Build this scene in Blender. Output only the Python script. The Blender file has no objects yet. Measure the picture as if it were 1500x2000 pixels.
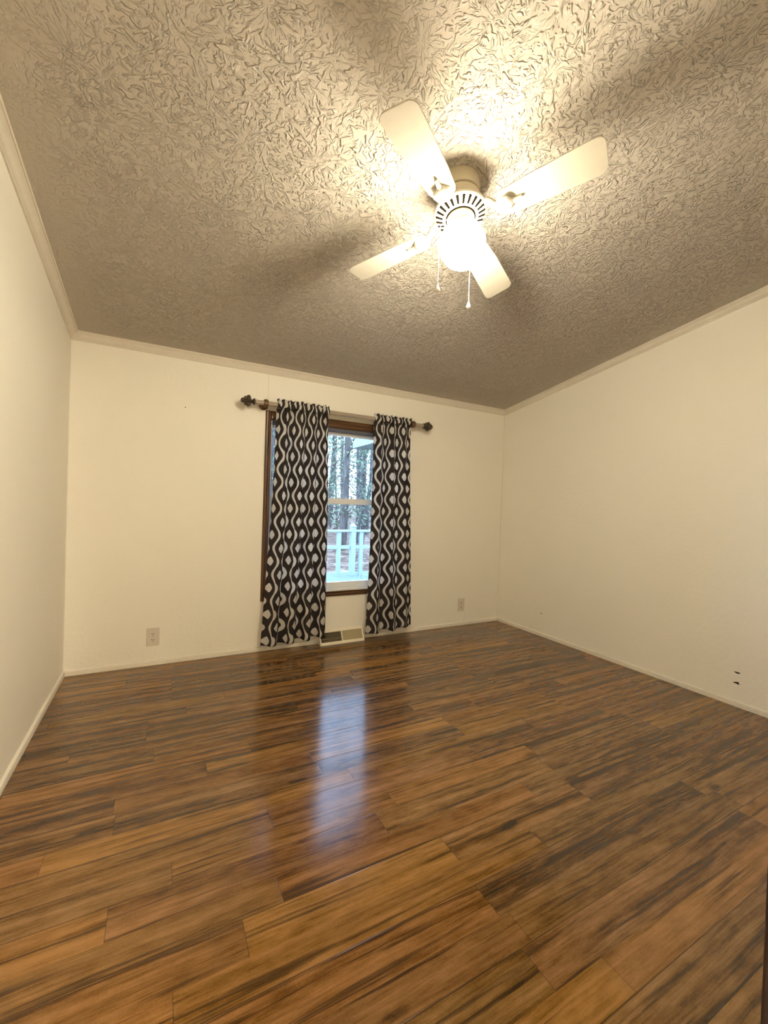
import bpy, bmesh, math, random
from mathutils import Vector, Matrix
S = bpy.context.scene
COL = S.collection
random.seed(7)

# ------------------------------------------------------------------ camera, sky, exposure
YAW, PITCH, ROLL, FPX, CAMZ = 0.4908, -0.0128, 0.0339, 819.3, 1.1222
cd = bpy.data.cameras.new('camera'); cam = bpy.data.objects.new('camera', cd); COL.objects.link(cam)
cd.sensor_fit = 'VERTICAL'; cd.sensor_height = 36.0; cd.lens = FPX / 2000 * 36.0
cd.clip_start = 0.01; cd.clip_end = 300
_f = Vector((math.sin(YAW) * math.cos(PITCH), math.cos(YAW) * math.cos(PITCH), math.sin(PITCH)))
_r = Vector((math.cos(YAW), -math.sin(YAW), 0)); _u = _r.cross(_f)
_r2 = math.cos(ROLL) * _r + math.sin(ROLL) * _u; _u2 = -math.sin(ROLL) * _r + math.cos(ROLL) * _u
cam.matrix_world = Matrix(((_r2.x, _u2.x, -_f.x, 0), (_r2.y, _u2.y, -_f.y, 0), (_r2.z, _u2.z, -_f.z, CAMZ), (0, 0, 0, 1)))
S.camera = cam
S.view_settings.view_transform = 'Standard'; S.view_settings.look = 'None'
S.view_settings.exposure = 0.28; S.view_settings.gamma = 1.0; S.view_settings.use_curve_mapping = False
SKY_COLOR, SKY_STRENGTH = (0.43, 0.64, 1.0), 9.2        # overcast winter daylight against a warm lamp
GLOBE_COLOR, GLOBE_STRENGTH = (1.0, 0.88, 0.655), 172.0   # the lit glass globe of the ceiling fan
HALL_FILL_COLOR, HALL_FILL_POWER = (1.0, 0.87, 0.68), 115.0         # unseen lamp added behind the doorway as fill light
W = bpy.data.worlds.new('world'); S.world = W; W.use_nodes = True
bgn = W.node_tree.nodes['Background']; bgn.inputs[0].default_value = (*SKY_COLOR, 1); bgn.inputs[1].default_value = SKY_STRENGTH
S.cycles.max_bounces = 10; S.cycles.diffuse_bounces = 6; S.cycles.sample_clamp_indirect = 8.0

# ------------------------------------------------------------------ room dimensions (metres)
XL, XR, YB, YN = -0.5096, 3.072, 3.2146, 0.09
HB, SL = 2.13, 0.158
def zc(y): return HB + (YB - y) * SL
NRM = Vector((0, SL, 1)).normalized()                  # up, square to the sloping ceiling

# ------------------------------------------------------------------ mesh helpers
class MB:
    def __init__(s): s.v = []; s.f = []; s.uv = None
    def add(s, vs, fs):
        n = len(s.v); s.v += [tuple(p) for p in vs]; s.f += [tuple(i + n for i in f) for f in fs]; return s
    def box(s, x0, x1, y0, y1, z0, z1):
        return s.add([(x0,y0,z0),(x1,y0,z0),(x1,y1,z0),(x0,y1,z0),(x0,y0,z1),(x1,y0,z1),(x1,y1,z1),(x0,y1,z1)],
              [(0,3,2,1),(4,5,6,7),(0,1,5,4),(1,2,6,5),(2,3,7,6),(3,0,4,7)])
    def lathe(s, prof, n=32, M=None, cap=True):
        vs = []; fs = []
        for (r, z) in prof:
            for k in range(n):
                a = 2 * math.pi * k / n; vs.append(Vector((r * math.cos(a), r * math.sin(a), z)))
        for i in range(len(prof) - 1):
            for k in range(n):
                fs.append((i*n+k, i*n+(k+1)%n, (i+1)*n+(k+1)%n, (i+1)*n+k))
        if cap: fs.append(tuple(range(n))[::-1]); fs.append(tuple((len(prof)-1)*n + k for k in range(n)))
        if M: vs = [M @ v for v in vs]
        return s.add(vs, fs)
    def tube(s, pts, rad, n=10, cap=True):
        pts = [Vector(p) for p in pts]; m = len(pts)
        if not hasattr(rad, '__len__'): rad = [rad] * m
        vs = []; fs = []; up = None
        for i, p in enumerate(pts):
            t = (pts[min(i+1, m-1)] - pts[max(i-1, 0)]).normalized()
            if up is None:
                up = t.cross(Vector((0, 0, 1)) if abs(t.z) < .9 else Vector((1, 0, 0))).normalized()
            up = (up - t * up.dot(t)).normalized(); b = t.cross(up)
            for k in range(n):
                a = 2 * math.pi * k / n; vs.append(p + (up * math.cos(a) + b * math.sin(a)) * rad[i])
        for i in range(m - 1):
            for k in range(n): fs.append((i*n+k, i*n+(k+1)%n, (i+1)*n+(k+1)%n, (i+1)*n+k))
        if cap: fs.append(tuple(range(n))[::-1]); fs.append(tuple((m-1)*n + k for k in range(n)))
        return s.add(vs, fs)
    def extrude(s, poly, A, B):
        """closed 2-D profile; A(p), B(p) give the two ends' 3-D points"""
        n = len(poly)
        return s.add([A(p) for p in poly] + [B(p) for p in poly],
              [(k, (k+1) % n, n + (k+1) % n, n + k) for k in range(n)] + [tuple(range(n))[::-1], tuple(n + k for k in range(n))])
    def build(s, name, mat, parent=None, smooth=False, bevel=0, seg=2, origin=None, angle=40):
        vs = s.v
        if origin is not None: vs = [(v[0]-origin[0], v[1]-origin[1], v[2]-origin[2]) for v in vs]
        me = bpy.data.meshes.new(name); me.from_pydata(vs, [], s.f)
        bm = bmesh.new(); bm.from_mesh(me); bmesh.ops.recalc_face_normals(bm, faces=bm.faces); bm.to_mesh(me); bm.free()
        o = bpy.data.objects.new(name, me); COL.objects.link(o); me.materials.append(mat)
        if smooth:
            for p in me.polygons: p.use_smooth = True
            me.set_sharp_from_angle(angle=math.radians(angle))
        if bevel:
            b = o.modifiers.new('bevel', 'BEVEL'); b.width = bevel; b.segments = seg; b.limit_method = 'ANGLE'; b.angle_limit = math.radians(35)
        if origin is not None: o.location = origin
        if parent: o.parent = parent
        return o
def tag(o, label, cat, group=None, kind=None):
    o['label'] = label; o['category'] = cat
    if group: o['group'] = group
    if kind: o['kind'] = kind
    return o
def struct(o, label=None):
    o['kind'] = 'structure'
    if label: o['label'] = label
    return o
def empty(name, loc, rz=0):
    o = bpy.data.objects.new(name, None); COL.objects.link(o); o.location = loc; o.rotation_euler = (0, 0, rz); o.empty_display_size = .05; return o

# ------------------------------------------------------------------ shader helpers
class Mat:
    def __init__(s, name):
        s.m = bpy.data.materials.new(name); s.m.use_nodes = True; s.nt = s.m.node_tree
        s.b = s.nt.nodes['Principled BSDF']; s.out = s.nt.nodes['Material Output']
    def n(s, typ, props=None, **ins):
        nd = s.nt.nodes.new(typ)
        for k, v in (props or {}).items(): setattr(nd, k, v)
        for k, v in ins.items():
            key = int(k[1:]) if k[0] == 'i' and k[1:].isdigit() else k.replace('_', ' ')
            s.set(nd.inputs[key], v)
        return nd
    def set(s, sock, v):
        if isinstance(v, bpy.types.NodeSocket): s.nt.links.new(v, sock)
        elif isinstance(v, bpy.types.Node): s.nt.links.new(v.outputs[0], sock)
        elif isinstance(v, tuple) and len(v) == 3 and sock.type == 'RGBA': sock.default_value = (*v, 1)
        else: sock.default_value = v
    def math(s, op, a, b=None, c=None):
        nd = s.nt.nodes.new('ShaderNodeMath'); nd.operation = op
        for i, v in enumerate((a, b, c)):
            if v is not None: s.set(nd.inputs[i], v)
        return nd.outputs[0]
    def vm(s, op, a, b=None):
        nd = s.nt.nodes.new('ShaderNodeVectorMath'); nd.operation = op
        s.set(nd.inputs[0], a)
        if b is not None: s.set(nd.inputs[1], b)
        return nd.outputs[0]
    def xyz(s, x=0.0, y=0.0, z=0.0): return s.n('ShaderNodeCombineXYZ', X=x, Y=y, Z=z).outputs[0]
    def sep(s, v):
        nd = s.n('ShaderNodeSeparateXYZ', Vector=v); return nd.outputs[0], nd.outputs[1], nd.outputs[2]
    def obj(s): return s.n('ShaderNodeTexCoord').outputs['Object']
    def noise(s, vec, scale, detail=2, rough=.5, dist=0.0, dim='3D'):
        return s.n('ShaderNodeTexNoise', {'noise_dimensions': dim}, Vector=vec, Scale=scale, Detail=detail, Roughness=rough, Distortion=dist).outputs[0]
    def ss(s, v, a, b, lo=0.0, hi=1.0):
        return s.n('ShaderNodeMapRange', {'interpolation_type': 'SMOOTHSTEP'}, Value=v, From_Min=a, From_Max=b, To_Min=lo, To_Max=hi).outputs[0]
    def mix(s, fac, a, b):
        nd = s.nt.nodes.new('ShaderNodeMix'); nd.data_type = 'RGBA'
        s.set(nd.inputs[0], fac); s.set(nd.inputs[6], a); s.set(nd.inputs[7], b); return nd.outputs[2]
    def ramp(s, fac, stops):
        nd = s.nt.nodes.new('ShaderNodeValToRGB'); e = nd.color_ramp.elements
        for i, (p, c) in enumerate(stops):
            el = e[i] if i < 2 else e.new(p)
            el.position = p; el.color = (*c, 1)
        s.set(nd.inputs[0], fac); return nd.outputs[0]
    def bump(s, h, dist, strength=1.0):
        nd = s.n('ShaderNodeBump', Height=h, Distance=dist, Strength=strength); s.nt.links.new(nd.outputs[0], s.b.inputs['Normal']); return nd
    def base(s, c, rough=.5, spec=.5, metal=0.0):
        s.set(s.b.inputs['Base Color'], c); s.set(s.b.inputs['Roughness'], rough); s.b.inputs['Specular IOR Level'].default_value = spec
        s.b.inputs['Metallic'].default_value = metal; return s
def plain(name, c, rough=.5, spec=.5, metal=0.0, var=0.06, scale=30):
    M = Mat(name); f = M.noise(M.obj(), scale, 3)
    M.base(M.mix(f, tuple(x * (1 - var) for x in c), tuple(min(1, x * (1 + var)) for x in c)), rough, spec, metal); return M.m

def mat_wall():
    M = Mat('cream_wall_vinyl'); o = M.obj()
    st = M.noise(o, 1.3, 4, .6)
    M.base(M.mix(st, (0.85, 0.815, 0.725), (0.89, 0.86, 0.775)), .55, .35)
    h = M.math('ADD', M.math('MULTIPLY', M.noise(o, 38, 3), 1.0), M.math('MULTIPLY', M.noise(o, 160, 2), .35))
    M.bump(h, .0022, .7); return M.m

def mat_ceiling():
    M = Mat('stomped_ceiling_texture'); o = M.obj()
    wob = M.vm('SCALE', M.vm('SUBTRACT', M.n('ShaderNodeTexNoise', Vector=o, Scale=30.0, Detail=1.0).outputs[1], (0.5, .5, .5)))
    wob.node.inputs[3].default_value = .020
    x, y, _ = M.sep(M.vm('ADD', o, wob))
    hs = []
    for (sc, ox, oy, kang, krad, lo, hi) in ((5.0, 0, 0, 6.4, 20, .55, .66), (6.6, 3.3, 1.7, 5.2, 25, .56, .67), (8.5, 7.1, 4.9, 4.4, 30, .56, .68), (11.5, 11.3, 9.2, 3.4, 36, .57, .69)):
        p = M.xyz(M.math('ADD', x, ox), M.math('ADD', y, oy), 0.0)
        vo = M.n('ShaderNodeTexVoronoi', {'voronoi_dimensions': '2D'}, Vector=p, Scale=sc)
        d = M.vm('SUBTRACT', p, vo.outputs['Position'])
        dx, dy, _z = M.sep(d)
        ang = M.math('ARCTAN2', dy, dx); rad = M.math('SQRT', M.math('ADD', M.math('MULTIPLY', dx, dx), M.math('MULTIPLY', dy, dy)))
        cr, cg, cb = M.sep(vo.outputs['Color'])
        v = M.xyz(M.math('MULTIPLY', ang, kang), M.math('MULTIPLY', rad, krad), M.math('MULTIPLY', cr, 40))
        nz = M.noise(v, 1.0, 1.5, .45, .35)
        ridge = M.math('MULTIPLY', M.ss(nz, lo, hi), M.ss(rad, .012, .03))
        ridge = M.math('MULTIPLY', ridge, M.math('ADD', M.math('MULTIPLY', cg, .6), .5))
        hs.append(ridge)
    h = M.math('MAXIMUM', M.math('MAXIMUM', hs[0], hs[1]), M.math('MAXIMUM', hs[2], hs[3]))
    # the plasterer's brush leaves the borders beside the walls smoother
    xo, yo, zo = M.sep(o)
    edge = M.math('MULTIPLY', M.ss(xo, XL + .02, XL + .30), M.ss(xo, XR, XR - .30))
    edge = M.math('MULTIPLY', edge, M.ss(yo, YB, YB - .22))
    patch = M.ss(M.noise(o, 2.2, 2), .30, .50, .65, 1.0)
    h = M.math('MULTIPLY', h, M.math('MULTIPLY', M.math('ADD', M.math('MULTIPLY', edge, .85), .15), patch))
    h = M.math('ADD', h, M.math('MULTIPLY', M.noise(o, 60, 2), .22))
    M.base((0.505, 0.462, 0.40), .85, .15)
    M.bump(h, .0085, 1.0); return M.m

def mat_floor():
    M = Mat('laminate_planks'); o = M.obj(); x, y, z = M.sep(o)
    PW, SP = .195, .45
    yy = M.math('DIVIDE', M.math('SUBTRACT', y, .754), PW)
    row = M.math('FLOOR', yy); fr = M.math('FRACT', yy)
    st = M.math('GREATER_THAN', fr, SP)
    sid = M.math('ADD', M.math('MULTIPLY', row, 2), st)
    w1 = M.n('ShaderNodeTexWhiteNoise', {'noise_dimensions': '1D'}, W=M.math('ADD', sid, .37))
    a1, a2, a3 = M.sep(w1.outputs['Color'])
    ln = M.math('ADD', M.math('MULTIPLY', a1, .55), .62)
    xx = M.math('ADD', M.math('DIVIDE', x, ln), M.math('MULTIPLY', a2, 9))
    col = M.math('FLOOR', xx); fx = M.math('FRACT', xx)
    w2 = M.n('ShaderNodeTexWhiteNoise', {'noise_dimensions': '2D'}, Vector=M.xyz(sid, col, 0.0))
    b1, b2, b3 = M.sep(w2.outputs['Color'])
    idz = M.math('MULTIPLY', b1, 31)
    # grain, streaks, mottle and knots of each strip
    warp = M.math('MULTIPLY', M.math('SUBTRACT', M.noise(M.xyz(M.math('MULTIPLY', x, 2.2), M.math('MULTIPLY', y, 9), idz), 1.0, 3), .5), .022)
    yw = M.math('ADD', y, warp)
    g1 = M.noise(M.xyz(M.math('MULTIPLY', x, 1.1), M.math('MULTIPLY', yw, 26), idz), 1.0, 6, .66)
    g2 = M.noise(M.xyz(M.math('MULTIPLY', x, 3.0), M.math('MULTIPLY', yw, 85), M.math('ADD', idz, 9)), 1.0, 4, .62)
    g3 = M.noise(M.xyz(M.math('MULTIPLY', x, 9), M.math('MULTIPLY', yw, 230), idz), 1.0, 3)
    mt = M.noise(M.xyz(M.math('MULTIPLY', x, 11), M.math('MULTIPLY', y, 34), M.math('ADD', idz, 4)), 1.0, 4, .65)
    knot = M.n('ShaderNodeTexVoronoi', {'voronoi_dimensions': '3D'}, Vector=M.xyz(M.math('MULTIPLY', x, 2.6), M.math('MULTIPLY', yw, 6.5), M.math('MULTIPLY', b2, 20)), Scale=1.0).outputs['Distance']
    kn = M.ss(knot, .15, .03)
    v = M.math('ADD', M.math('MULTIPLY', g1, .70), M.math('MULTIPLY', g2, .20))
    v = M.math('ADD', v, M.math('MULTIPLY', mt, .36))
    v = M.math('ADD', v, M.math('MULTIPLY', M.math('SUBTRACT', b3, .5), .15))
    v = M.math('SUBTRACT', v, M.math('MULTIPLY', kn, .13))
    v = M.math('ADD', v, M.math('MULTIPLY', M.math('SUBTRACT', g3, .5), .18))
    v = M.math('ADD', v, M.math('MULTIPLY', M.math('SUBTRACT', M.noise(o, 170, 2), .5), .10))
    c = M.ramp(v, [(.40, (.024, .010, .0025)), (.478, (.052, .022, .0045)), (.565, (.122, .055, .011)), (.655, (.190, .096, .028)), (.78, (.275, .145, .052))])
    # thin dark checks running with the grain
    ck = M.noise(M.xyz(M.math('MULTIPLY', x, 1.5), M.math('MULTIPLY', yw, 56), M.math('ADD', idz, 21)), 1.0, 3, .55)
    ckm = M.math('MULTIPLY', M.ss(ck, .535, .62), M.ss(g1, .62, .44))
    c = M.mix(M.math('MULTIPLY', ckm, .75), c, (.026, .011, .004))
    hue = M.n('ShaderNodeHueSaturation', Hue=M.math('ADD', M.math('MULTIPLY', b2, .010), .495), Saturation=M.math('ADD', M.math('MULTIPLY', b3, .14), .92), Value=M.math('ADD', M.math('MULTIPLY', b1, .18), .90), Color=c)
    # seams
    e1 = M.math('MULTIPLY', M.math('MINIMUM', fr, M.math('SUBTRACT', 1.0, fr)), PW)
    e2 = M.math('MULTIPLY', M.math('MINIMUM', fx, M.math('SUBTRACT', 1.0, fx)), ln)
    seam = M.math('MAXIMUM', M.ss(e1, .0024, .0004), M.math('MULTIPLY', M.ss(e2, .0016, .0004), .8))
    cc = M.mix(M.math('MULTIPLY', seam, .65), hue.outputs[0], (.02, .010, .004))
    M.base(cc, M.math('ADD', M.math('MULTIPLY', g2, .10), .115), .62)
    M.b.inputs['IOR'].default_value = 1.48
    h = M.math('SUBTRACT', M.math('MULTIPLY', M.noise(M.xyz(M.math('MULTIPLY', x, 5), M.math('MULTIPLY', y, 60), idz), 1.0, 2), .4), seam)
    M.bump(h, .0006, .35); return M.m

def mat_wood(name, dark, light, axis='z', rough=.35):
    M = Mat(name); o = M.obj(); x, y, z = M.sep(o)
    k = {'x': (3, 60, 60), 'z': (60, 60, 3), 'y': (60, 3, 60)}[axis]
    g = M.noise(M.xyz(M.math('MULTIPLY', x, k[0]), M.math('MULTIPLY', y, k[1]), M.math('MULTIPLY', z, k[2])), 1.0, 4, .6)
    M.base(M.mix(M.ss(g, .3, .7), dark, light), rough, .5); return M.m

def mat_fabric():
    M = Mat('ogee_print_fabric')
    u, v, _ = M.sep(M.n('ShaderNodeUVMap', {'uv_map': 'cloth'}).outputs[0])
    SX, SY, A = .088, .190, .27
    uu = M.math('DIVIDE', u, SX); vv = M.math('DIVIDE', v, SY)
    cosv = M.math('COSINE', M.math('MULTIPLY', vv, 2 * math.pi))
    k = M.math('ROUND', uu); sgn = M.math('SUBTRACT', 1.0, M.math('MULTIPLY', M.math('MODULO', M.math('ABSOLUTE', k), 2.0), 2.0))
    off = M.math('ABSOLUTE', M.math('SUBTRACT', M.math('SUBTRACT', uu, k), M.math('MULTIPLY', M.math('MULTIPLY', cosv, sgn), A)))
    stripe = M.ss(off, .132, .100)
    i = M.math('FLOOR', uu); sg2 = M.math('MODULO', M.math('ABSOLUTE', i), 2.0)     # 0 even column, 1 odd column
    vd = M.math('SUBTRACT', M.math('FRACT', M.math('ADD', vv, M.math('MULTIPLY', sg2, .5))), .5)
    ud = M.math('ABSOLUTE', M.math('SUBTRACT', M.math('FRACT', uu), .5))
    # leaf: pointed at top and bottom, rounded at the sides
    q = M.math('ADD', M.math('DIVIDE', M.math('POWER', ud, 1.35), .26 ** 1.35), M.math('DIVIDE', M.math('POWER', M.math('ABSOLUTE', vd), 1.12), .175 ** 1.12))
    leaf = M.ss(q, 1.06, .96)
    pat = M.math('MAXIMUM', stripe, leaf)
    weave = M.noise(M.n('ShaderNodeTexCoord').outputs['Object'], 500, 1)
    c = M.mix(pat, (.056, .047, .046), (.78, .755, .72))
    M.base(c, .9, .15)
    M.bump(weave, .0004, .3)
    tr = M.n('ShaderNodeBsdfTranslucent', Color=c)
    mx = M.n('ShaderNodeMixShader', Fac=.40); M.nt.links.new(M.b.outputs[0], mx.inputs[1]); M.nt.links.new(tr.outputs[0], mx.inputs[2])
    M.nt.links.new(mx.outputs[0], M.out.inputs[0]); return M.m

def mat_glass():
    M = Mat('window_glass'); nt = M.nt; nt.nodes.remove(M.b)
    tr = M.n('ShaderNodeBsdfTransparent', Color=(.96, .98, .98)); gl = M.n('ShaderNodeBsdfGlossy', Roughness=.02)
    fr = M.n('ShaderNodeFresnel', IOR=1.45); mx = M.n('ShaderNodeMixShader', Fac=fr)
    nt.links.new(tr.outputs[0], mx.inputs[1]); nt.links.new(gl.outputs[0], mx.inputs[2]); nt.links.new(mx.outputs[0], M.out.inputs[0]); return M.m

def mat_globe():
    M = Mat('lit_opal_glass'); M.base((.9, .88, .82), .3)
    M.b.inputs['Emission Color'].default_value = (*GLOBE_COLOR, 1); # glow lowered towards the neck as painted socket shade, easing the ceiling's bright patch
    x, y, z = M.sep(M.obj())
    M.set(M.b.inputs['Emission Strength'], M.math('MULTIPLY', M.ss(z, -.178, -.255, .10, 1.0), GLOBE_STRENGTH)); return M.m

def mat_leaves():
    M = Mat('leaf_litter'); o = M.obj(); x, y, z = M.sep(o)
    v = M.n('ShaderNodeTexVoronoi', Vector=o, Scale=5.0); a, b, c = M.sep(v.outputs['Color'])
    n = M.noise(o, .5, 4, .6)
    t = M.math('ADD', M.math('MULTIPLY', a, .5), M.math('MULTIPLY', n, .6))
    M.base(M.ramp(t, [(.2, (.05, .028, .022)), (.45, (.12, .075, .055)), (.7, (.21, .15, .11)), (.95, (.34, .28, .22))]), .9, .1); return M.m

def mat_bark():
    M = Mat('grey_bark'); o = M.obj(); x, y, z = M.sep(o)
    n = M.noise(M.xyz(M.math('MULTIPLY', x, 9), M.math('MULTIPLY', y, 9), M.math('MULTIPLY', z, 1.6)), 1.0, 5, .65)
    M.base(M.ramp(n, [(.3, (.035, .03, .028)), (.55, (.11, .095, .085)), (.75, (.22, .20, .18))]), .95, .1); M.bump(n, .03, .6); return M.m

def mat_siding():
    M = Mat('pale_lap_siding'); o = M.obj(); x, y, z = M.sep(o)
    f = M.math('FRACT', M.math('DIVIDE', z, .12)); M.base((.30, .34, .34), .5, .3); M.bump(f, .012, 1.0); return M.m

WALL = mat_wall(); CEIL = mat_ceiling(); FLOOR = mat_floor(); FAB = mat_fabric(); GLASS = mat_glass(); GLOBE = mat_globe()
CASING = mat_wood('stained_window_wood', (.040, .016, .005), (.120, .052, .016), 'z')
CASINGX = mat_wood('stained_window_wood_cross', (.040, .016, .005), (.120, .052, .016), 'x')
DOORWOOD = mat_wood('dark_reddish_door_wood', (.006, .0018, .0014), (.016, .005, .0035), 'z', .4)
BRACKET = mat_wood('varnished_rod_wood', (.06, .025, .008), (.16, .075, .025), 'x')
TRIM = plain('painted_trim', (.74, .70, .61), .5, .4)
CROWN = plain('painted_crown', (.72, .67, .58), .5, .4)
VINYL = plain('white_vinyl_sash', (.78, .79, .80), .35, .5)
SHADEVINYL = plain('shaded_head_channel', (.10, .10, .12), .5, .4)  # shade under the window head is put into this dark colour
FANWHITE = plain('white_enamel', (.58, .54, .45), .35, .5)
FANSHADETAN = plain('shade_tan_enamel', (.50, .44, .32), .4, .5)  # the housing's shade above the motor ring is put into this tan
FANSLOT = plain('motor_slot_dark', (.006, .005, .003), .9, .0)
BRASSDARK = plain('antique_bronze', (.060, .043, .026), .4, .5, .3, .3, 60)
RODTAN = plain('beige_rod_enamel', (.34, .285, .22), .35, .5)
PLATE = plain('ivory_outlet_plastic', (.66, .60, .52), .35, .5)
SLOT = plain('outlet_slot_dark', (.02, .015, .01), .6, .3)
REGW = plain('register_ivory_enamel', (.78, .72, .58), .4, .5)
REGK = plain('register_khaki_damper', (.36, .30, .17), .5, .4)
REGD = plain('register_dark_gap', (.03, .026, .018), .8, .1)
REGF = plain('register_fin_metal', (.17, .14, .085), .5, .4)
METAL = plain('dull_brass', (.45, .36, .20), .35, .5, .9)
GOUGE = plain('exposed_gypsum_dark', (.05, .04, .028), .9, .1)
DECK = plain('weathered_deck_boards', (.15, .185, .185), .8, .2, 0, .2, 8)
RAIL = plain('weathered_painted_rail', (.24, .285, .27), .6, .3)
LEAVES = mat_leaves(); BARK = mat_bark(); SIDING = mat_siding()
FOLI = plain('pale_winter_foliage', (.16, .20, .13), .8, .2, 0, .5, 3)
TWIG = plain('thin_twig_bark', (.09, .075, .065), .9, .1, 0, .3, 4)

# ------------------------------------------------------------------ room shell
T = .12
struct(MB().box(XL - T, XR + T, -2.0, YB + T, -.12, 0).build('floor', FLOOR), 'brown laminate plank floor')
def ceil_slab(z_off, th):
    m = MB(); y0, y1 = YN - .11, YB + T
    m.add([(XL - T, y0, zc(y0) + z_off), (XR + T, y0, zc(y0) + z_off), (XR + T, y1, zc(y1) + z_off), (XL - T, y1, zc(y1) + z_off),
           (XL - T, y0, zc(y0) + z_off + th), (XR + T, y0, zc(y0) + z_off + th), (XR + T, y1, zc(y1) + z_off + th), (XL - T, y1, zc(y1) + z_off + th)],
          [(0,3,2,1),(4,5,6,7),(0,1,5,4),(1,2,6,5),(2,3,7,6),(3,0,4,7)]); return m
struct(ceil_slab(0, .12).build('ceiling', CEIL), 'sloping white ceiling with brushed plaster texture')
# window opening in the back wall
WX0, WX1, WZ0, WZ1 = .726, 1.886, .432, 1.748
bw = MB()
bw.box(XL - T, WX0, YB, YB + T, 0, HB + .03); bw.box(WX1, XR + T, YB, YB + T, 0, HB + .03)
bw.box(WX0, WX1, YB, YB + T, 0, WZ0); bw.box(WX0, WX1, YB, YB + T, WZ1, HB + .03)
struct(bw.build('wall_back', WALL), 'cream back wall with the window')
def side_wall(name, x0, x1, lab):
    m = MB(); y0, y1 = YN - .11, YB
    m.add([(x0, y0, 0), (x1, y0, 0), (x1, y1, 0), (x0, y1, 0), (x0, y0, zc(y0) + .02), (x1, y0, zc(y0) + .02), (x1, y1, zc(y1) + .02), (x0, y1, zc(y1) + .02)],
          [(0,3,2,1),(4,5,6,7),(0,1,5,4),(1,2,6,5),(2,3,7,6),(3,0,4,7)])
    return struct(m.build(name, WALL), lab)
side_wall('wall_left', XL - T, XL, 'cream left wall')
wr = side_wall('wall_right', XR, XR + T, 'cream right wall with two small holes')
DX0, DX1, DZ = -.46, .302, 2.03
nw = MB(); top = zc(YN) + .03
nw.box(XL, DX0, YN - .11, YN, 0, top); nw.box(DX1, XR, YN - .11, YN, 0, top); nw.box(DX0, DX1, YN - .11, YN, DZ, top)
struct(nw.build('wall_near', WALL), 'cream wall with the doorway')
# the hallway the doorway opens from
hw = MB(); y0, y1 = -2.0, YN - .11
hw.box(-1.02, -.90, y0, y1, 0, 2.3); hw.box(.95, 1.07, y0, y1, 0, 2.3); hw.box(-.90, .95, y0, y0 + .1, 0, 2.3)
hw.box(-1.02, XL - T, y1 - .05, y1, 0, 2.3)
struct(hw.build('wall_hallway', WALL), 'hallway walls beyond the doorway')
struct(MB().box(-1.02, 1.07, y0, y1, 2.3, 2.36).build('ceiling_hallway', TRIM), 'hallway ceiling')
struct(MB().box(-1.02, XL - T, -2.0, y1, -.12, 0).build('floor_hallway', FLOOR), 'hallway floor beside the doorway')
# holes knocked in the right wall
for k, (yy, zz, ln, hh) in enumerate(((1.193, .200, .030, .010), (1.194, .138, .030, .013), (2.659, .203, .014, .008))):
    m = MB(); pts = []
    for j in range(10):
        a = 2 * math.pi * j / 10; rr = 1 + .35 * math.sin(3 * a + k * 2) * random.uniform(.6, 1)
        pts.append((ln / 2 * rr * math.cos(a), hh / 2 * rr * math.sin(a)))
    m.extrude(pts, lambda p: (XR - .0012, yy + p[0], zz + p[1]), lambda p: (XR + .002, yy + p[0], zz + p[1]))
    o = m.build('hole', GOUGE, wr); o['label'] = 'small dark hole in the plaster'

# crown moulding: (out from wall, down from ceiling)
CW = .0435
CP = [(0, 0), (CW, 0), (CW, .006), (CW - .003, .0085), (CW - .007, .0065), (CW - .009, .010), (.027, .013), (.019, .020), (.0145, .028), (.0115, .0295), (.0135, .032), (.0125, .035), (.0085, .036), (.0095, .039), (.0075, CW), (0, CW)]
def crown(name, side):
    if side == 'back':
        A = lambda p: (XL + p[0], YB - p[0], zc(YB - p[0]) - p[1]); B = lambda p: (XR - p[0], YB - p[0], zc(YB - p[0]) - p[1])
    elif side == 'left':
        A = lambda p: (XL + p[0], YN + p[0], zc(YN + p[0]) - p[1]); B = lambda p: (XL + p[0], YB - p[0], zc(YB - p[0]) - p[1])
    elif side == 'right':
        A = lambda p: (XR - p[0], YN + p[0], zc(YN + p[0]) - p[1]); B = lambda p: (XR - p[0], YB - p[0], zc(YB - p[0]) - p[1])
    else:
        A = lambda p: (XL + p[0], YN + p[0], zc(YN + p[0]) - p[1]); B = lambda p: (XR - p[0], YN + p[0], zc(YN + p[0]) - p[1])
    return struct(MB().extrude(CP, A, B).build(name, CROWN, smooth=True, angle=30))
for k, sd in enumerate(('back', 'left', 'right', 'near')): crown('trim_%d' % (k + 1), sd)
# baseboards: low white strip with a rounded top
BP = [(0, 0), (.013, 0), (.013, .022), (.011, .028), (.006, .031), (0, .032)]
def base_run(name, A0, B0, nx, ny):
    A = lambda p: (A0[0] + nx * p[0], A0[1] + ny * p[0], p[1]); B = lambda p: (B0[0] + nx * p[0], B0[1] + ny * p[0], p[1])
    return struct(MB().extrude(BP, A, B).build(name, TRIM, smooth=True, angle=35))
base_run('baseboard_back', (XL, YB), (1.146, YB), 0, -1)
base_run('baseboard_back.001', (1.532, YB), (XR, YB), 0, -1)
base_run('baseboard_left', (XL, YN), (XL, YB), 1, 0)
base_run('baseboard_right', (XR, YN), (XR, YB), -1, 0)
# wall-panel joint strip above the window, and slim cover strips in the corners
struct(MB().box(.6965, .7005, YB - .0015, YB, 1.85, HB - CW + .004).build('trim_5', TRIM))
struct(MB().box(XL, XL + .004, YB - .004, YB, .032, HB - CW).build('trim_6', TRIM))
struct(MB().box(XR - .004, XR, YB - .004, YB, .032, HB - CW).build('trim_7', TRIM))

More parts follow.
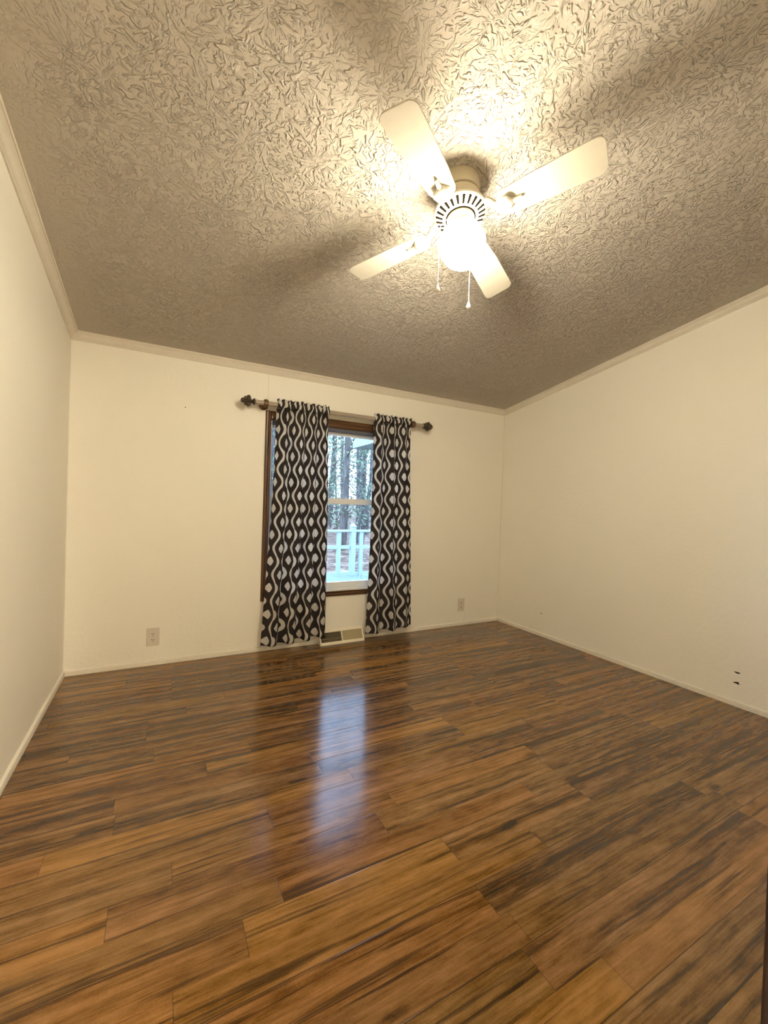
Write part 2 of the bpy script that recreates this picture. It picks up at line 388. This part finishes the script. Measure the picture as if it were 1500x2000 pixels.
# doorway the camera stands in: dark jamb with strike plate
dr = MB(); dr.box(DX1 - .001, DX1 + .022, YN - .12, YN + .010, 0, DZ + .02); dr.box(DX0 - .022, DX0 + .001, YN - .12, YN + .010, 0, DZ + .02)
dr.box(DX0, DX1, YN - .12, YN + .010, DZ, DZ + .022)
door = struct(dr.build('door_1', DOORWOOD, bevel=.002), 'dark reddish wooden door frame')
dc = MB(); dc.box(DX1 + .012, DX1 + .075, YN, YN + .012, 0, DZ + .075); dc.box(DX0, DX1 + .012, YN, YN + .012, DZ + .012, DZ + .075)
dc.build('casing', DOORWOOD, door, bevel=.003)
sp = MB(); sp.box(DX1 - .0035, DX1, YN - .060, YN - .026, .880, .940); sp.build('strike_plate', METAL, door, bevel=.0012)['label'] = 'small brass strike plate'

# ------------------------------------------------------------------ window
FY = YB - .017                                           # casing face
win = empty('window_1', (1.30, YB, WZ0)); win['kind'] = 'structure'; win['label'] = 'white sash window in dark wood casing'
def wpart(m, name, mat, bevel=.002, par=None):
    o = m.build(name, mat, None, bevel=bevel); o.parent = par or win
    if not par: o.matrix_parent_inverse = Matrix.Translation(-Vector(win.location))
    return o
CO = .042
def casing_run(x0, x1, z0, z1, ax):
    m = MB()
    if ax == 'z':
        w = x1 - x0; P = [(0, 0), (w, 0), (w, .010), (w * .8, .016), (w * .62, .013), (w * .4, .018), (w * .15, .017), (0, .012)]
        m.extrude(P, lambda p: (x0 + p[0], YB - p[1], z0), lambda p: (x0 + p[0], YB - p[1], z1))
    else:
        w = z1 - z0; P = [(0, 0), (w, 0), (w, .010), (w * .8, .016), (w * .62, .013), (w * .4, .018), (w * .15, .017), (0, .012)]
        m.extrude(P, lambda p: (x0, YB - p[1], z0 + p[0]), lambda p: (x1, YB - p[1], z0 + p[0]))
    return m
wpart(casing_run(WX0 - CO, WX0, .376, 1.814, 'z'), 'casing', CASING, 0)
wpart(casing_run(WX1, WX1 + CO, .376, 1.814, 'z'), 'casing', CASING, 0)
wpart(casing_run(WX0, WX1, 1.748, 1.814, 'x'), 'casing', CASINGX, 0)
wpart(casing_run(WX0, WX1, .376, .418, 'x'), 'apron', CASINGX, 0)
sl = MB(); sl.box(WX0, WX1, YB - .024, YB + .03, .418, .434); wpart(sl, 'window_sill', VINYL, .003)
fr = MB(); fr.box(WX0, WX0 + .008, YB, YB + .11, WZ0, WZ1); fr.box(WX1 - .008, WX1, YB, YB + .11, WZ0, WZ1); fr.box(WX0, WX1, YB + .03, YB + .11, WZ0, WZ0 + .008)
wpart(fr, 'window_frame', VINYL, .001)
hd = MB(); hd.box(WX0 + .008, WX1 - .008, YB + .002, YB + .11, WZ1 - .022, WZ1); wpart(hd, 'head_channel', SHADEVINYL, .001)
def sash(name, z0, z1, y, rail_b, rail_t):
    a, b = WX0 + .008, WX1 - .008; s = .022; m = MB()
    m.box(a, a + s, y, y + .028, z0, z1); m.box(b - s, b, y, y + .028, z0, z1); m.box(a + s, b - s, y, y + .028, z0, z0 + rail_b); m.box(a + s, b - s, y, y + .028, z1 - rail_t, z1)
    o = wpart(m, name, VINYL, .002)
    g = MB().box(a + s - .004, b - s + .004, y + .012, y + .016, z0 + rail_b - .004, z1 - rail_t + .004); wpart(g, 'pane', GLASS, 0, o)
    return o
sash('lower_sash', WZ0 + .008, 1.178, YB + .032, .042, .048)
sash('upper_sash', 1.132, WZ1 - .022, YB + .066, .046, .026)

# ------------------------------------------------------------------ ceiling fan (its axis is square to the sloping ceiling)
FB = Vector((1.022, 1.377, zc(1.377)))
fan = empty('ceiling_fan', FB)
RotF = NRM.rotation_difference(Vector((0, 0, 1))).inverted().to_matrix().to_4x4()
fan.rotation_euler = RotF.to_euler()
tag(fan, 'white four blade ceiling fan with a lit round globe and pull chains', 'ceiling fan')
MB().lathe([(.078, .006), (.084, -.001), (.0845, -.030), (.083, -.058), (.080, -.060), (.070, -.0605), (.070, -.0665), (.0815, -.067), (.0825, -.072), (.0825, -.104), (.078, -.108)], 56).build('canopy', FANSHADETAN, fan, smooth=True, angle=28)['label'] = 'motor housing flush with the ceiling, its shade painted tan'
MB().lathe([(.060, -.106), (.094, -.108), (.101, -.114), (.104, -.122), (.103, -.129), (.094, -.138), (.072, -.147), (.056, -.150), (.050, -.150)], 64).build('motor_ring', FANWHITE, fan, smooth=True, angle=50)
mr = [o for o in COL.objects if o.name == 'motor_ring'][0]
sm = MB()
for k in range(24):
    a = 2 * math.pi * k / 24
    t = Vector((math.cos(a), math.sin(a), 0)); w = Vector((-math.sin(a), math.cos(a), 0))
    for (r0, z0, r1, z1) in ((.070, -.1482, .0965, -.1372),):
        n = Vector((t.x * (z0 - z1) * -1, t.y * (z0 - z1) * -1, -(r1 - r0))).normalized()
        p0 = t * r0 + Vector((0, 0, z0)); p1 = t * r1 + Vector((0, 0, z1)); hw_ = .0052
        vs = [p0 - w * hw_ * .7, p1 - w * hw_, p1 + w * hw_, p0 + w * hw_ * .7]
        off = Vector((0, 0, -.0016))
        sm.add([v + off for v in vs] + [v - off * 3 for v in vs], [(0,1,2,3),(7,6,5,4),(0,4,5,1),(1,5,6,2),(2,6,7,3),(3,7,4,0)])
sm.build('vent_slots', FANSLOT, mr)['label'] = 'dark radial vent slots'
MB().lathe([(.054, -.148), (.054, -.158), (.046, -.164), (.044, -.180), (.048, -.184), (.048, -.192), (.040, -.196)], 40).build('light_fitter', FANSHADETAN, fan, smooth=True, angle=35)
MB().lathe([(.0535, -.1490), (.0535, -.1522), (.0590, -.1518), (.0590, -.1475)], 48).build('fitter_gap', FANSLOT, fan, smooth=True, angle=35)['label'] = 'dark seam around the light fitter'
gp = []
GC, GR = -.264, .0900
for k in range(25):
    a = math.radians(24 + (180 - 24) * k / 24); gp.append((max(.0004, GR * math.sin(a)), GC + GR * math.cos(a)))
gl = MB().lathe([(.036, -.178)] + gp, 48).build('globe_shade', GLOBE, fan, smooth=True, angle=60); gl['label'] = 'glowing round opal glass shade'
def blade_mesh():
    m = MB(); r0, r1 = .150, .515; w0, w1, th = .052, .066, .0055
    P = []
    for k in range(7):      # rounded root
        a = math.pi / 2 + math.pi * k / 6; P.append((r0 + .03 + .03 * math.cos(a), w0 * math.sin(a)))
    P += [(r0 + .12, -.060), (r1 - .06, -w1)]
    for k in range(6):
        a = -math.pi / 2 + math.pi / 2 * k / 5; P.append((r1 - .028 + .028 * math.cos(a), -w1 + .028 + .028 * math.sin(a)))
    for k in range(6):
        a = math.pi / 2 * k / 5; P.append((r1 - .028 + .028 * math.cos(a), w1 - .028 + .028 * math.sin(a)))
    P += [(r1 - .06, w1), (r0 + .12, .060)]
    pit = math.radians(-11)
    def at(p, z): return (p[0], p[1] * math.cos(pit) - z * math.sin(pit), p[1] * math.sin(pit) + z * math.cos(pit))
    return m.extrude(P, lambda p: at(p, -th / 2), lambda p: at(p, th / 2))
def bracket_mesh():
    m = MB(); zb = -.010
    arm = [(.096, 0, .046), (.108, 0, .044), (.122, 0, .030), (.134, 0, .012), (.150, 0, zb + .004), (.172, 0, zb + .002)]
    m.tube(arm, [.011, .012, .013, .013, .013, .012], 12)
    # scalloped medallion under the blade root
    n = 40; pr = [(0, -.012), (.45, -.0115), (.80, -.008), (1, -.001), (1, .004), (0, .004)]
    vs = []; fs = []
    for (s_, z) in pr:
        for k in range(n):
            a = 2 * math.pi * k / n; R = (.033 + .003 * abs(math.cos(2.5 * a))) * max(s_, .001)
            vs.append((.172 + R * math.cos(a), R * 1.05 * math.sin(a), zb + z))
    for i in range(len(pr) - 1):
        for k in range(n): fs.append((i*n+k, i*n+(k+1)%n, (i+1)*n+(k+1)%n, (i+1)*n+k))
    m.add(vs, fs); m.tube([(.205, 0, zb + .002), (.236, 0, zb + .004)], [.010, .006], 10)
    return m
for k in range(4):
    b = blade_mesh().build('blade', FANWHITE, fan, bevel=.0012)
    b.location = (0, 0, -.172); b.rotation_euler = (0, 0, math.radians(30 + 90 * k))
    bracket_mesh().build('blade_bracket', FANWHITE, b, smooth=True, angle=40)
# pull chains hang plumb
inv = RotF.inverted()
def chain(px, py, zend, knob):
    P = Vector((px, py, 0)); ax = FB - NRM * .170
    dirv = (P - Vector((ax.x, ax.y, 0))); dirv.z = 0; d = dirv.normalized(); L = dirv.length
    p0 = ax + d * .044; pts = [p0, ax + d * .060 + Vector((0, 0, -.004)), ax + d * (L * .75) + Vector((0, 0, -.022)), Vector((px, py, ax.z - .060)), Vector((px, py, ax.z - .12)), Vector((px, py, zend + .030))]
    loc = [inv @ (p - FB) for p in pts]
    c = MB().tube(loc, .0010, 8).build('pull_chain', FANWHITE, fan, smooth=True)
    m = MB(); M4 = inv @ Matrix.Translation(Vector((px, py, zend)) - FB)
    m.lathe([(.0008, 0), (.0055, .0015), (.0090, .007), (.0092, .012), (.0060, .022), (.0028, .030), (.0014, .036)], 16, M4)
    m.build('pull_knob', FANWHITE, c, smooth=True, angle=60)['label'] = knob
chain(.915, 1.340, 1.944, 'teardrop pull knob of the shorter chain')
chain(1.102, 1.385, 1.946, 'teardrop pull knob of the longer chain')

# ------------------------------------------------------------------ curtain rod
RY, RZ = YB - .090, 1.846
rod = empty('curtain_rod', (1.30, YB, RZ))
tag(rod, 'beige curtain rod with knobbly bronze finials on wooden brackets above the window', 'curtain rod')
def P(m, name, mat, par=rod, **k):
    o = m.build(name, mat, None, **k); o.parent = par
    if par is rod: o.matrix_parent_inverse = Matrix.Translation(-Vector(rod.location))
    return o
P(MB().tube([(.578, RY, RZ), (2.040, RY, RZ)], .0165, 24), 'pole', RODTAN, smooth=True)
for sx, x in ((-1, .578), (1, 2.040)):
    M4 = Matrix.Translation((x, RY, RZ)) @ Matrix.Rotation(math.radians(90 * sx), 4, 'Y')
    m = MB().lathe([(.010, -.012), (.022, -.008), (.024, .000), (.018, .006), (.012, .012), (.014, .018), (.022, .026), (.030, .038), (.031, .048), (.026, .060), (.016, .070), (.018, .076), (.016, .084), (.006, .090)], 28, M4)
    for ring, (h, R, rr) in enumerate(((.036, .028, .0150), (.058, .022, .0125))):
        for k in range(5):       # pinecone-like lobes
            a = 2 * math.pi * (k + .5 * ring) / 5
            c = M4 @ Vector((R * math.cos(a), R * math.sin(a), h))
            m.lathe([(max(.0005, rr * math.sin(t)), rr * math.cos(t)) for t in [math.pi * j / 8 for j in range(9)]], 12, Matrix.Translation(c))
    P(m, 'finial', BRASSDARK, smooth=True, angle=60)['label'] = 'knobbly dark bronze finial'
for x in (.664, 1.930):
    m = MB()
    m.lathe([(.030, 0), (.034, .004), (.034, .012), (.024, .018), (.016, .024), (.015, .060), (.020, .066)], 24, Matrix.Translation((x, YB, RZ)) @ Matrix.Rotation(math.radians(90), 4, 'X'))
    m.lathe([(.0175, -.014), (.026, -.014), (.030, -.006), (.030, .006), (.026, .014), (.0175, .014)], 24, Matrix.Translation((x, RY, RZ)) @ Matrix.Rotation(math.radians(90), 4, 'Y'), cap=False)
    P(m, 'bracket', BRACKET, smooth=True, angle=40)['label'] = 'turned brown wooden rod bracket'

# ------------------------------------------------------------------ curtains
def curtain(name, label, xt0, xt1, xb0, xb1, zb, folds, ph, seed, u0):
    rnd = random.Random(seed); NX, NZ = 240, 90
    fx = [rnd.uniform(-.012, .012) for _ in range(8)]
    ZT = RZ - .022
    amps = [rnd.uniform(.6, 1.25) for _ in range(folds * 2 + 2)]
    def fold(s, t):          # out-of-plane displacement, s across 0..1, t down 0..1
        ss_ = s + .03 * math.sin(2.1 * math.pi * s + ph) + .018 * math.sin(5 * t + seed)
        w = math.sin(2 * math.pi * folds * ss_ + ph)
        k = min(int(max(0, ss_) * folds * 2), len(amps) - 1)
        big = (.022 + .016 * t) * amps[k] * w + .010 * math.sin(2 * math.pi * 1.3 * s + ph * 2 + 1.5 * t)
        g = math.sin(2 * math.pi * 15 * s + 1.7 * math.sin(9 * s + ph)) * .007 + math.sin(2 * math.pi * 23 * s + ph) * .004
        e = math.exp(-t * 16)
        return big * (1 - .55 * e) + g * e
    def pos(s, t):
        x0 = xt0 + (xb0 - xt0) * t ** 1.2; x1 = xt1 + (xb1 - xt1) * t ** 1.2
        x = x0 + (x1 - x0) * s + .006 * math.sin(2 * math.pi * folds * 2 * s + ph + 3 * t) * min(1, t * 4)
        y = RY - .004 + fold(s, t) - .006 * t
        z = ZT + (zb[0] + (zb[1] - zb[0]) * s + .006 * math.sin(2 * math.pi * folds * s) - ZT) * t
        return x, y, z
    # arc length across a middle row gives the printed cloth's own coordinate
    arc = [0]; pr = pos(0, .5)
    for i in range(1, NX + 1):
        p = pos(i / NX, .5); arc.append(arc[-1] + math.hypot(p[0] - pr[0], p[1] - pr[1])); pr = p
    def grid(rows, nm, par):
        vs = []; uv = []; fs = []
        for (fn, v, m) in rows:
            for i in range(NX + 1):
                vs.append(fn(i / NX)); uv.append((arc[i] + u0, v))
        for r in range(len(rows) - 1):
            for i in range(NX):
                a = r * (NX + 1) + i; fs.append((a, a + 1, a + NX + 2, a + NX + 1))
        me = bpy.data.meshes.new(nm); me.from_pydata(vs, [], fs); L = me.uv_layers.new(name='cloth')
        for lp in me.loops: L.data[lp.index].uv = uv[lp.vertex_index]
        for p in me.polygons: p.use_smooth = True
        me.materials.append(FAB); o = bpy.data.objects.new(nm, me); COL.objects.link(o)
        so = o.modifiers.new('thickness', 'SOLIDIFY'); so.thickness = .0012; so.offset = 0
        if par: o.parent = par
        return o
    rows = []
    for j in range(NZ + 1):
        t = j / NZ; rows.append((lambda s, t=t: pos(s, t), (ZT - .06) * (1 - t) + .06 * t, 0))
    body = grid(rows, name, None)
    # the gathered heading: the pocket wraps the rod's front and a ruffle stands above it
    def head(s, hz, bulge, amp):
        x, y, z = pos(s, 0)
        g = math.sin(2 * math.pi * 15 * s + 1.7 * math.sin(9 * s + ph)) * .6 + math.sin(2 * math.pi * 23 * s + ph) * .4
        return (x + amp * .4 * math.sin(2 * math.pi * 19 * s), RY - bulge + amp * g, RZ + hz + (amp * .35 * math.sin(2 * math.pi * 9 * s + ph) if hz > .022 else 0))
    hr = [(-.023, .010, .007), (-.017, .021, .004), (0, .026, .0035), (.016, .021, .004), (.021, .012, .007), (.028, .008, .010), (.036, .007, .013), (.043, .007, .015)]
    hd = grid([(lambda s, a=a: head(s, *a), RZ + a[0] - .06, 0) for a in hr], 'gathered_heading', body)
    hd['label'] = 'gathered rod pocket with a short ruffle'
    # back of the pocket
    tag(body, label, 'curtain', 'printed curtain panels at the window')
    return body
curtain('curtain', 'left brown and white ogee print curtain panel, wider one hanging beside the bare window edge', .746, 1.150, .682, 1.187, (.058, .085), 4, .6, 3, 0.02)
curtain('curtain.001', 'right brown and white ogee print curtain panel, narrower one nearer the room corner', 1.550, 1.906, 1.545, 1.996, (.055, .085), 3, 2.2, 5, 0.03)

# ------------------------------------------------------------------ outlets, register, nail
def outlet(x, z, label):
    e = empty('wall_outlet', (x, YB, z)); tag(e, label, 'outlet', 'wall outlets')
    MB().box(-.039, .039, -.0055, 0, -.061, .061).build('cover_plate', PLATE, e, bevel=.003)
    for s in (1, -1):
        m = MB(); pts = []
        for k in range(24):
            a = 2 * math.pi * k / 24; pts.append((.0165 * math.cos(a), max(-.0125, min(.0125, .0165 * math.sin(a)))))
        m.extrude(pts, lambda p: (p[0], -.0072, s * .0195 + p[1]), lambda p: (p[0], -.003, s * .0195 + p[1]))
        r = m.build('receptacle', PLATE, e)
        for dx, hh in ((-.0063, .0045), (.0063, .0038)):
            MB().box(dx - .0016, dx + .0016, -.0076, -.006, s * .0195 + .003 - hh, s * .0195 + .003 + hh).build('slot', SLOT, r)
        MB().lathe([(.0026, -.006), (.0026, .0006)], 12, Matrix.Translation((0, -.0070, s * .0195 - .0075)) @ Matrix.Rotation(math.radians(90), 4, 'X')).build('ground_hole', SLOT, r)
    MB().lathe([(.003, -.0005), (.003, .0008), (.0015, .0014)], 14, Matrix.Translation((0, -.0055, 0)) @ Matrix.Rotation(math.radians(90), 4, 'X')).build('screw', METAL, e)
outlet(-.020, .190, 'ivory duplex wall outlet low on the back wall, left of the curtains')
outlet(2.600, .196, 'ivory duplex wall outlet low on the back wall, near the right corner')

RX0, RX1 = 1.146, 1.532
reg = empty('floor_register', ((RX0 + RX1) / 2, YB, 0))
tag(reg, 'ivory metal heating register on the floor against the wall between the curtains', 'heating register')
hwid = (RX1 - RX0) / 2
# leaning front: bottom edge .080 out, top .022 out
def F(x, h, out=0): # point on front face, h in 0..1 up the slope
    n = Vector((0, -.09, .055)).normalized()
    return Vector((x, -.078 + .050 * h, .006 + .088 * h)) + n * out
fm = MB()
def fbar(x0, x1, h0, h1, o0=-.004, o1=.003):
    fm.add([F(x0,h0,o0),F(x1,h0,o0),F(x1,h1,o0),F(x0,h1,o0),F(x0,h0,o1),F(x1,h0,o1),F(x1,h1,o1),F(x0,h1,o1)],
           [(0,3,2,1),(4,5,6,7),(0,1,5,4),(1,2,6,5),(2,3,7,6),(3,0,4,7)])
fbar(-hwid, hwid, 0, .16); fbar(-hwid, hwid, .93, 1.0); fbar(-hwid, -hwid + .012, .16, .93); fbar(hwid - .012, hwid, .16, .93)
fm.box(-hwid, hwid, -.080, 0, 0, .008); fm.add([(-hwid, -.030, .090), (hwid, -.030, .090), (hwid, 0, .098), (-hwid, 0, .098), (-hwid, -.030, .094), (hwid, -.030, .094), (hwid, 0, .102), (-hwid, 0, .102)], [(0,3,2,1),(4,5,6,7),(0,1,5,4),(1,2,6,5),(2,3,7,6),(3,0,4,7)])
for sx in (-1, 1):
    xa, xb = (-hwid, -hwid + .002) if sx < 0 else (hwid - .002, hwid)
    fm.add([(xa,-.078,.006),(xa,0,.006),(xa,0,.098),(xa,-.028,.092),(xb,-.078,.006),(xb,0,.006),(xb,0,.098),(xb,-.028,.092)], [(0,1,2,3),(7,6,5,4),(0,4,5,1),(1,5,6,2),(2,6,7,3),(3,7,4,0)])
fm.build('frame', REGW, reg)
fm = MB(); fbar(-.0045, .0045, .16, .93); fm.build('divider', REGW, reg)
fm = MB(); fbar(-hwid + .012, -.0045, .16, .93, -.022, -.018); fm.build('dark_interior', REGD, reg)
fm = MB(); fbar(.0045, hwid - .012, .16, .93, -.007, -.004); fm.build('damper_plate', REGK, reg)['label'] = 'closed khaki damper plate'
fm = MB()
for k in range(30):
    xk = -hwid + .0165 + k * (hwid - .021) / 29.5
    fbar(xk - .0011, xk + .0011, .16, .93, -.014, -.001)
fbar(-hwid + .012, -.0045, .40, .44, -.006, 0)
fm.build('louver_fins', REGF, reg)['label'] = 'thin upright louver fins'

nail = MB().lathe([(.0012, 0), (.0012, .010), (.0034, .0105), (.0034, .0125), (.001, .013)], 12, Matrix.Translation((.138, YB, 1.758)) @ Matrix.Rotation(math.radians(90), 4, 'X')).build('nail', BRASSDARK)
tag(nail, 'small nail left in the back wall above and left of the window', 'nail')

# ------------------------------------------------------------------ outside: deck, railing, leaf-covered yard, woods, house wing
dk = MB(); DZ0 = -.10
yk = YB + T + .02
while yk < 7.0:
    dk.box(-2.5, 11, yk, yk + .138, DZ0 - .03, DZ0); yk += .144
struct(dk.build('deck', DECK), 'weathered board deck outside the window')
def railing(name, y, x0, x1, posts, bals, label, top=.70, mid=.43):
    e = empty(name, ((x0 + x1) / 2, y, DZ0)); tag(e, label, 'railing')
    X = lambda v: v - (x0 + x1) / 2
    MB().box(X(x0), X(x1), -.05, .05, top - DZ0 - .035, top - DZ0).build('top_rail', RAIL, e, bevel=.004)
    MB().box(X(x0), X(x1), -.02, .02, mid - DZ0 - .06, mid - DZ0).build('mid_rail', RAIL, e, bevel=.003)
    for p in posts:
        po = MB().box(X(p) - .045, X(p) + .045, -.045, .045, 0, top - DZ0 + .05).build('post', RAIL, e, bevel=.004)
        MB().lathe([(.062, 0), (.066, .012), (.050, .024), (.036, .034), (.030, .05), (.004, .066)], 20, Matrix.Translation((X(p), 0, top - DZ0 + .05))).build('post_cap', RAIL, po, smooth=True)
    for p in bals: MB().box(X(p) - .035, X(p) + .035, -.025, .025, .0, top - DZ0 - .035).build('baluster', RAIL, e, bevel=.002)
railing('deck_railing', 6.70, -2.4, 10.8, (-2.2, -.4, 1.3, 2.98, 4.75, 6.5, 8.3, 10.2), (-1.3, .45, 2.05, 2.72, 3.14, 3.9, 5.6, 7.4, 9.2), 'pale painted wooden railing along the far edge of the deck')
gr = MB(); nx, ny = 40, 30; vs = []; fs = []
for j in range(ny + 1):
    for i in range(nx + 1):
        gx = -12 + 44 * i / nx; gy = 3.4 + 58 * j / ny
        vs.append((gx, gy, -.75 + max(0, gy - 13) * .045 + .05 * math.sin(gx * 1.3 + gy * .8)))
for j in range(ny):
    for i in range(nx): a = j * (nx + 1) + i; fs.append((a, a + 1, a + nx + 2, a + nx + 1))
gr.add(vs, fs); struct(gr.build('ground', LEAVES, smooth=True), 'yard covered in fallen leaves')
def gz(y): return -.75 + max(0, y - 13) * .045
rt = random.Random(11)
def tree(x, y, r, h, lean, label, group, foli=1.0):
    e = empty('winter_tree', (x, y, gz(y) - .1)); tag(e, label, 'tree', group)
    n = 9; pts = [Vector((lean * (k / n) * h * .1 + rt.uniform(-.05, .05), rt.uniform(-.05, .05), h * k / n)) for k in range(n + 1)]
    MB().tube(pts, [r * (1.25 if k == 0 else 1 - .8 * k / n) for k in range(n + 1)], 12).build('trunk', BARK, e, smooth=True)
    m = MB()
    for b in range(26):
        t = rt.uniform(.22, .95); k = min(n - 1, int(t * n)); p = pts[k].lerp(pts[k + 1], t * n - k)
        a = rt.uniform(0, 2 * math.pi); L = rt.uniform(1.2, 3.2) * (1.15 - .6 * t); up = rt.uniform(.1, .9)
        d = Vector((math.cos(a), math.sin(a), up)).normalized(); r0 = r * rt.uniform(.12, .26)
        q = [p + d * L * s + Vector((rt.uniform(-.12, .12), rt.uniform(-.12, .12), -.12 * s * s * L)) * (s > 0) for s in (0, .25, .5, .75, 1)]
        m.tube(q, [r0, r0 * .75, r0 * .55, r0 * .35, r0 * .12], 6)
        for c in range(5):
            s = rt.uniform(.25, .95); kq = min(3, int(s * 4)); bp = q[kq].lerp(q[kq + 1], s * 4 - kq); dd = (d + Vector((rt.uniform(-1, 1), rt.uniform(-1, 1), rt.uniform(-.5, .8)))).normalized(); l2 = L * rt.uniform(.2, .5)
            m.tube([bp, bp + dd * l2 * .5 + Vector((0, 0, rt.uniform(-.08, .08))), bp + dd * l2], [r0 * .30, r0 * .2, r0 * .06], 5)
    m.build('branches', TWIG, e)
    fv = []; ff = []
    for _ in range(int(42 * foli)):
        c0 = Vector((rt.gauss(0, 1.3), rt.gauss(0, 1.0), h * rt.uniform(.10, .62)))
        for _q in range(16):
            c = c0 + Vector((rt.gauss(0, .4), rt.gauss(0, .4), rt.gauss(0, .28)))
            a = Vector((rt.uniform(-1, 1), rt.uniform(-1, 1), rt.uniform(-1, 1))).normalized() * .085 * rt.uniform(.6, 1.4)
            b_ = a.cross(Vector((rt.uniform(-1, 1), rt.uniform(-1, 1), rt.uniform(-1, 1)))).normalized() * .085 * rt.uniform(.3, .6)
            i = len(fv); fv += [c - a, c + b_, c + a, c - b_]; ff.append((i, i + 1, i + 2, i + 3))
    MB().add(fv, ff).build('foliage', FOLI, e)
G = 'thin winter trees in the woods behind the deck railing'; LB = 'grey trunked tree with thin winter leaves in the woods behind the deck railing'
spots = [(6.3, 15.2, .15, 15, .3), (8.1, 17.5, .09, 13, -.4), (8.9, 19.5, .12, 16, .2), (10.4, 22.0, .15, 17, 0), (7.35, 15.6, .05, 8, .8), (6.0, 19.0, .12, 14, -.2), (9.9, 20.5, .10, 12, .5),
         (12.6, 24.5, .16, 18, .1), (11.2, 27.0, .15, 17, -.3), (14.0, 30.0, .18, 18, .2), (5.2, 23.0, .15, 16, .2), (3.4, 17.0, .12, 14, .1), (1.2, 20.0, .14, 15, -.2), (13.2, 21.0, .10, 13, -.6), (15.4, 25.5, .16, 16, .1), (16.5, 33, .2, 18, 0),
         (9.7, 25.5, .13, 16, .3), (12.2, 33.5, .19, 19, -.1), (4.0, 28, .16, 17, .1), (7.2, 31, .18, 18, .1), (-1.2, 16.5, .13, 14, .2), (8.0, 21.5, .10, 14, .4), (13.0, 36.0, .2, 18, 0), (9.2, 23.0, .07, 11, -.5)]
for s_ in spots: tree(*s_, LB, G)
# loose winter foliage and brush between the trunks
def brush(n, x0, x1, y0, y1, z0, z1, size, name, mat, label, cat):
    vs = []; fs = []
    for _ in range(n):
        cx, cy, cz = rt.uniform(x0, x1), rt.uniform(y0, y1), rt.uniform(z0, z1) ; cz += gz(cy)
        for _q in range(14):
            c = Vector((cx + rt.gauss(0, .5), cy + rt.gauss(0, .5), cz + rt.gauss(0, .35)))
            a = Vector((rt.uniform(-1, 1), rt.uniform(-1, 1), rt.uniform(-1, 1))).normalized() * size * rt.uniform(.6, 1.4)
            b = a.cross(Vector((rt.uniform(-1, 1), rt.uniform(-1, 1), rt.uniform(-1, 1)))).normalized() * size * rt.uniform(.3, .6)
            i = len(vs); vs += [c - a, c + b, c + a, c - b]; fs.append((i, i + 1, i + 2, i + 3))
    m = MB(); m.add(vs, fs); o = m.build(name, mat); return tag(o, label, cat, None, 'stuff')
brush(260, -1, 22, 19, 34, .1, 1.0, .11, 'woodland_undergrowth', TWIG, 'low brown undergrowth at the foot of the trees', 'undergrowth')
hs = empty('house_wing', (6.50, 10.6, -.75)); tag(hs, 'pale sided house wing with an overhanging eave at the right of the yard', 'building')
MB().box(-.45, 3.2, 0, 1.6, 0, 3.75).build('wall', SIDING, hs)
MB().box(-.48, -.36, -.03, .1, 0, 3.75).build('corner_board', RAIL, hs)
rf = MB(); rf.add([(-1.0, -.5, 3.74), (3.6, -.5, 3.74), (3.6, 2.0, 3.74), (-1.0, 2.0, 3.74), (-1.0, -.5, 3.92), (3.6, -.5, 3.92), (3.6, .75, 4.5), (-1.0, .75, 4.5), (3.6, 2.0, 3.92), (-1.0, 2.0, 3.92)],
       [(0,3,2,1),(0,1,5,4),(4,5,6,7),(7,6,8,9),(3,9,8,2),(1,2,8,6,5),(0,4,7,9,3)])
rf.build('roof', RAIL, hs)

# ------------------------------------------------------------------ unseen hallway lamp, added to help light the room
hl = empty('added_hall_light', (.62, -1.35, 2.30)); tag(hl, 'added unseen fill light on the hallway ceiling behind the doorway', 'light')
MB().lathe([(.13, 0), (.13, -.02), (.10, -.06), (.05, -.075), (.001, -.08)], 32).build('added_lamp_shade', FANWHITE, hl, smooth=True)
ld = bpy.data.lights.new('added_hall_bulb', 'POINT'); ld.color = HALL_FILL_COLOR; ld.energy = HALL_FILL_POWER; ld.shadow_soft_size = .09
lo = bpy.data.objects.new('added_hall_bulb', ld); COL.objects.link(lo); lo.parent = hl; lo.location = (0, 0, -.20)
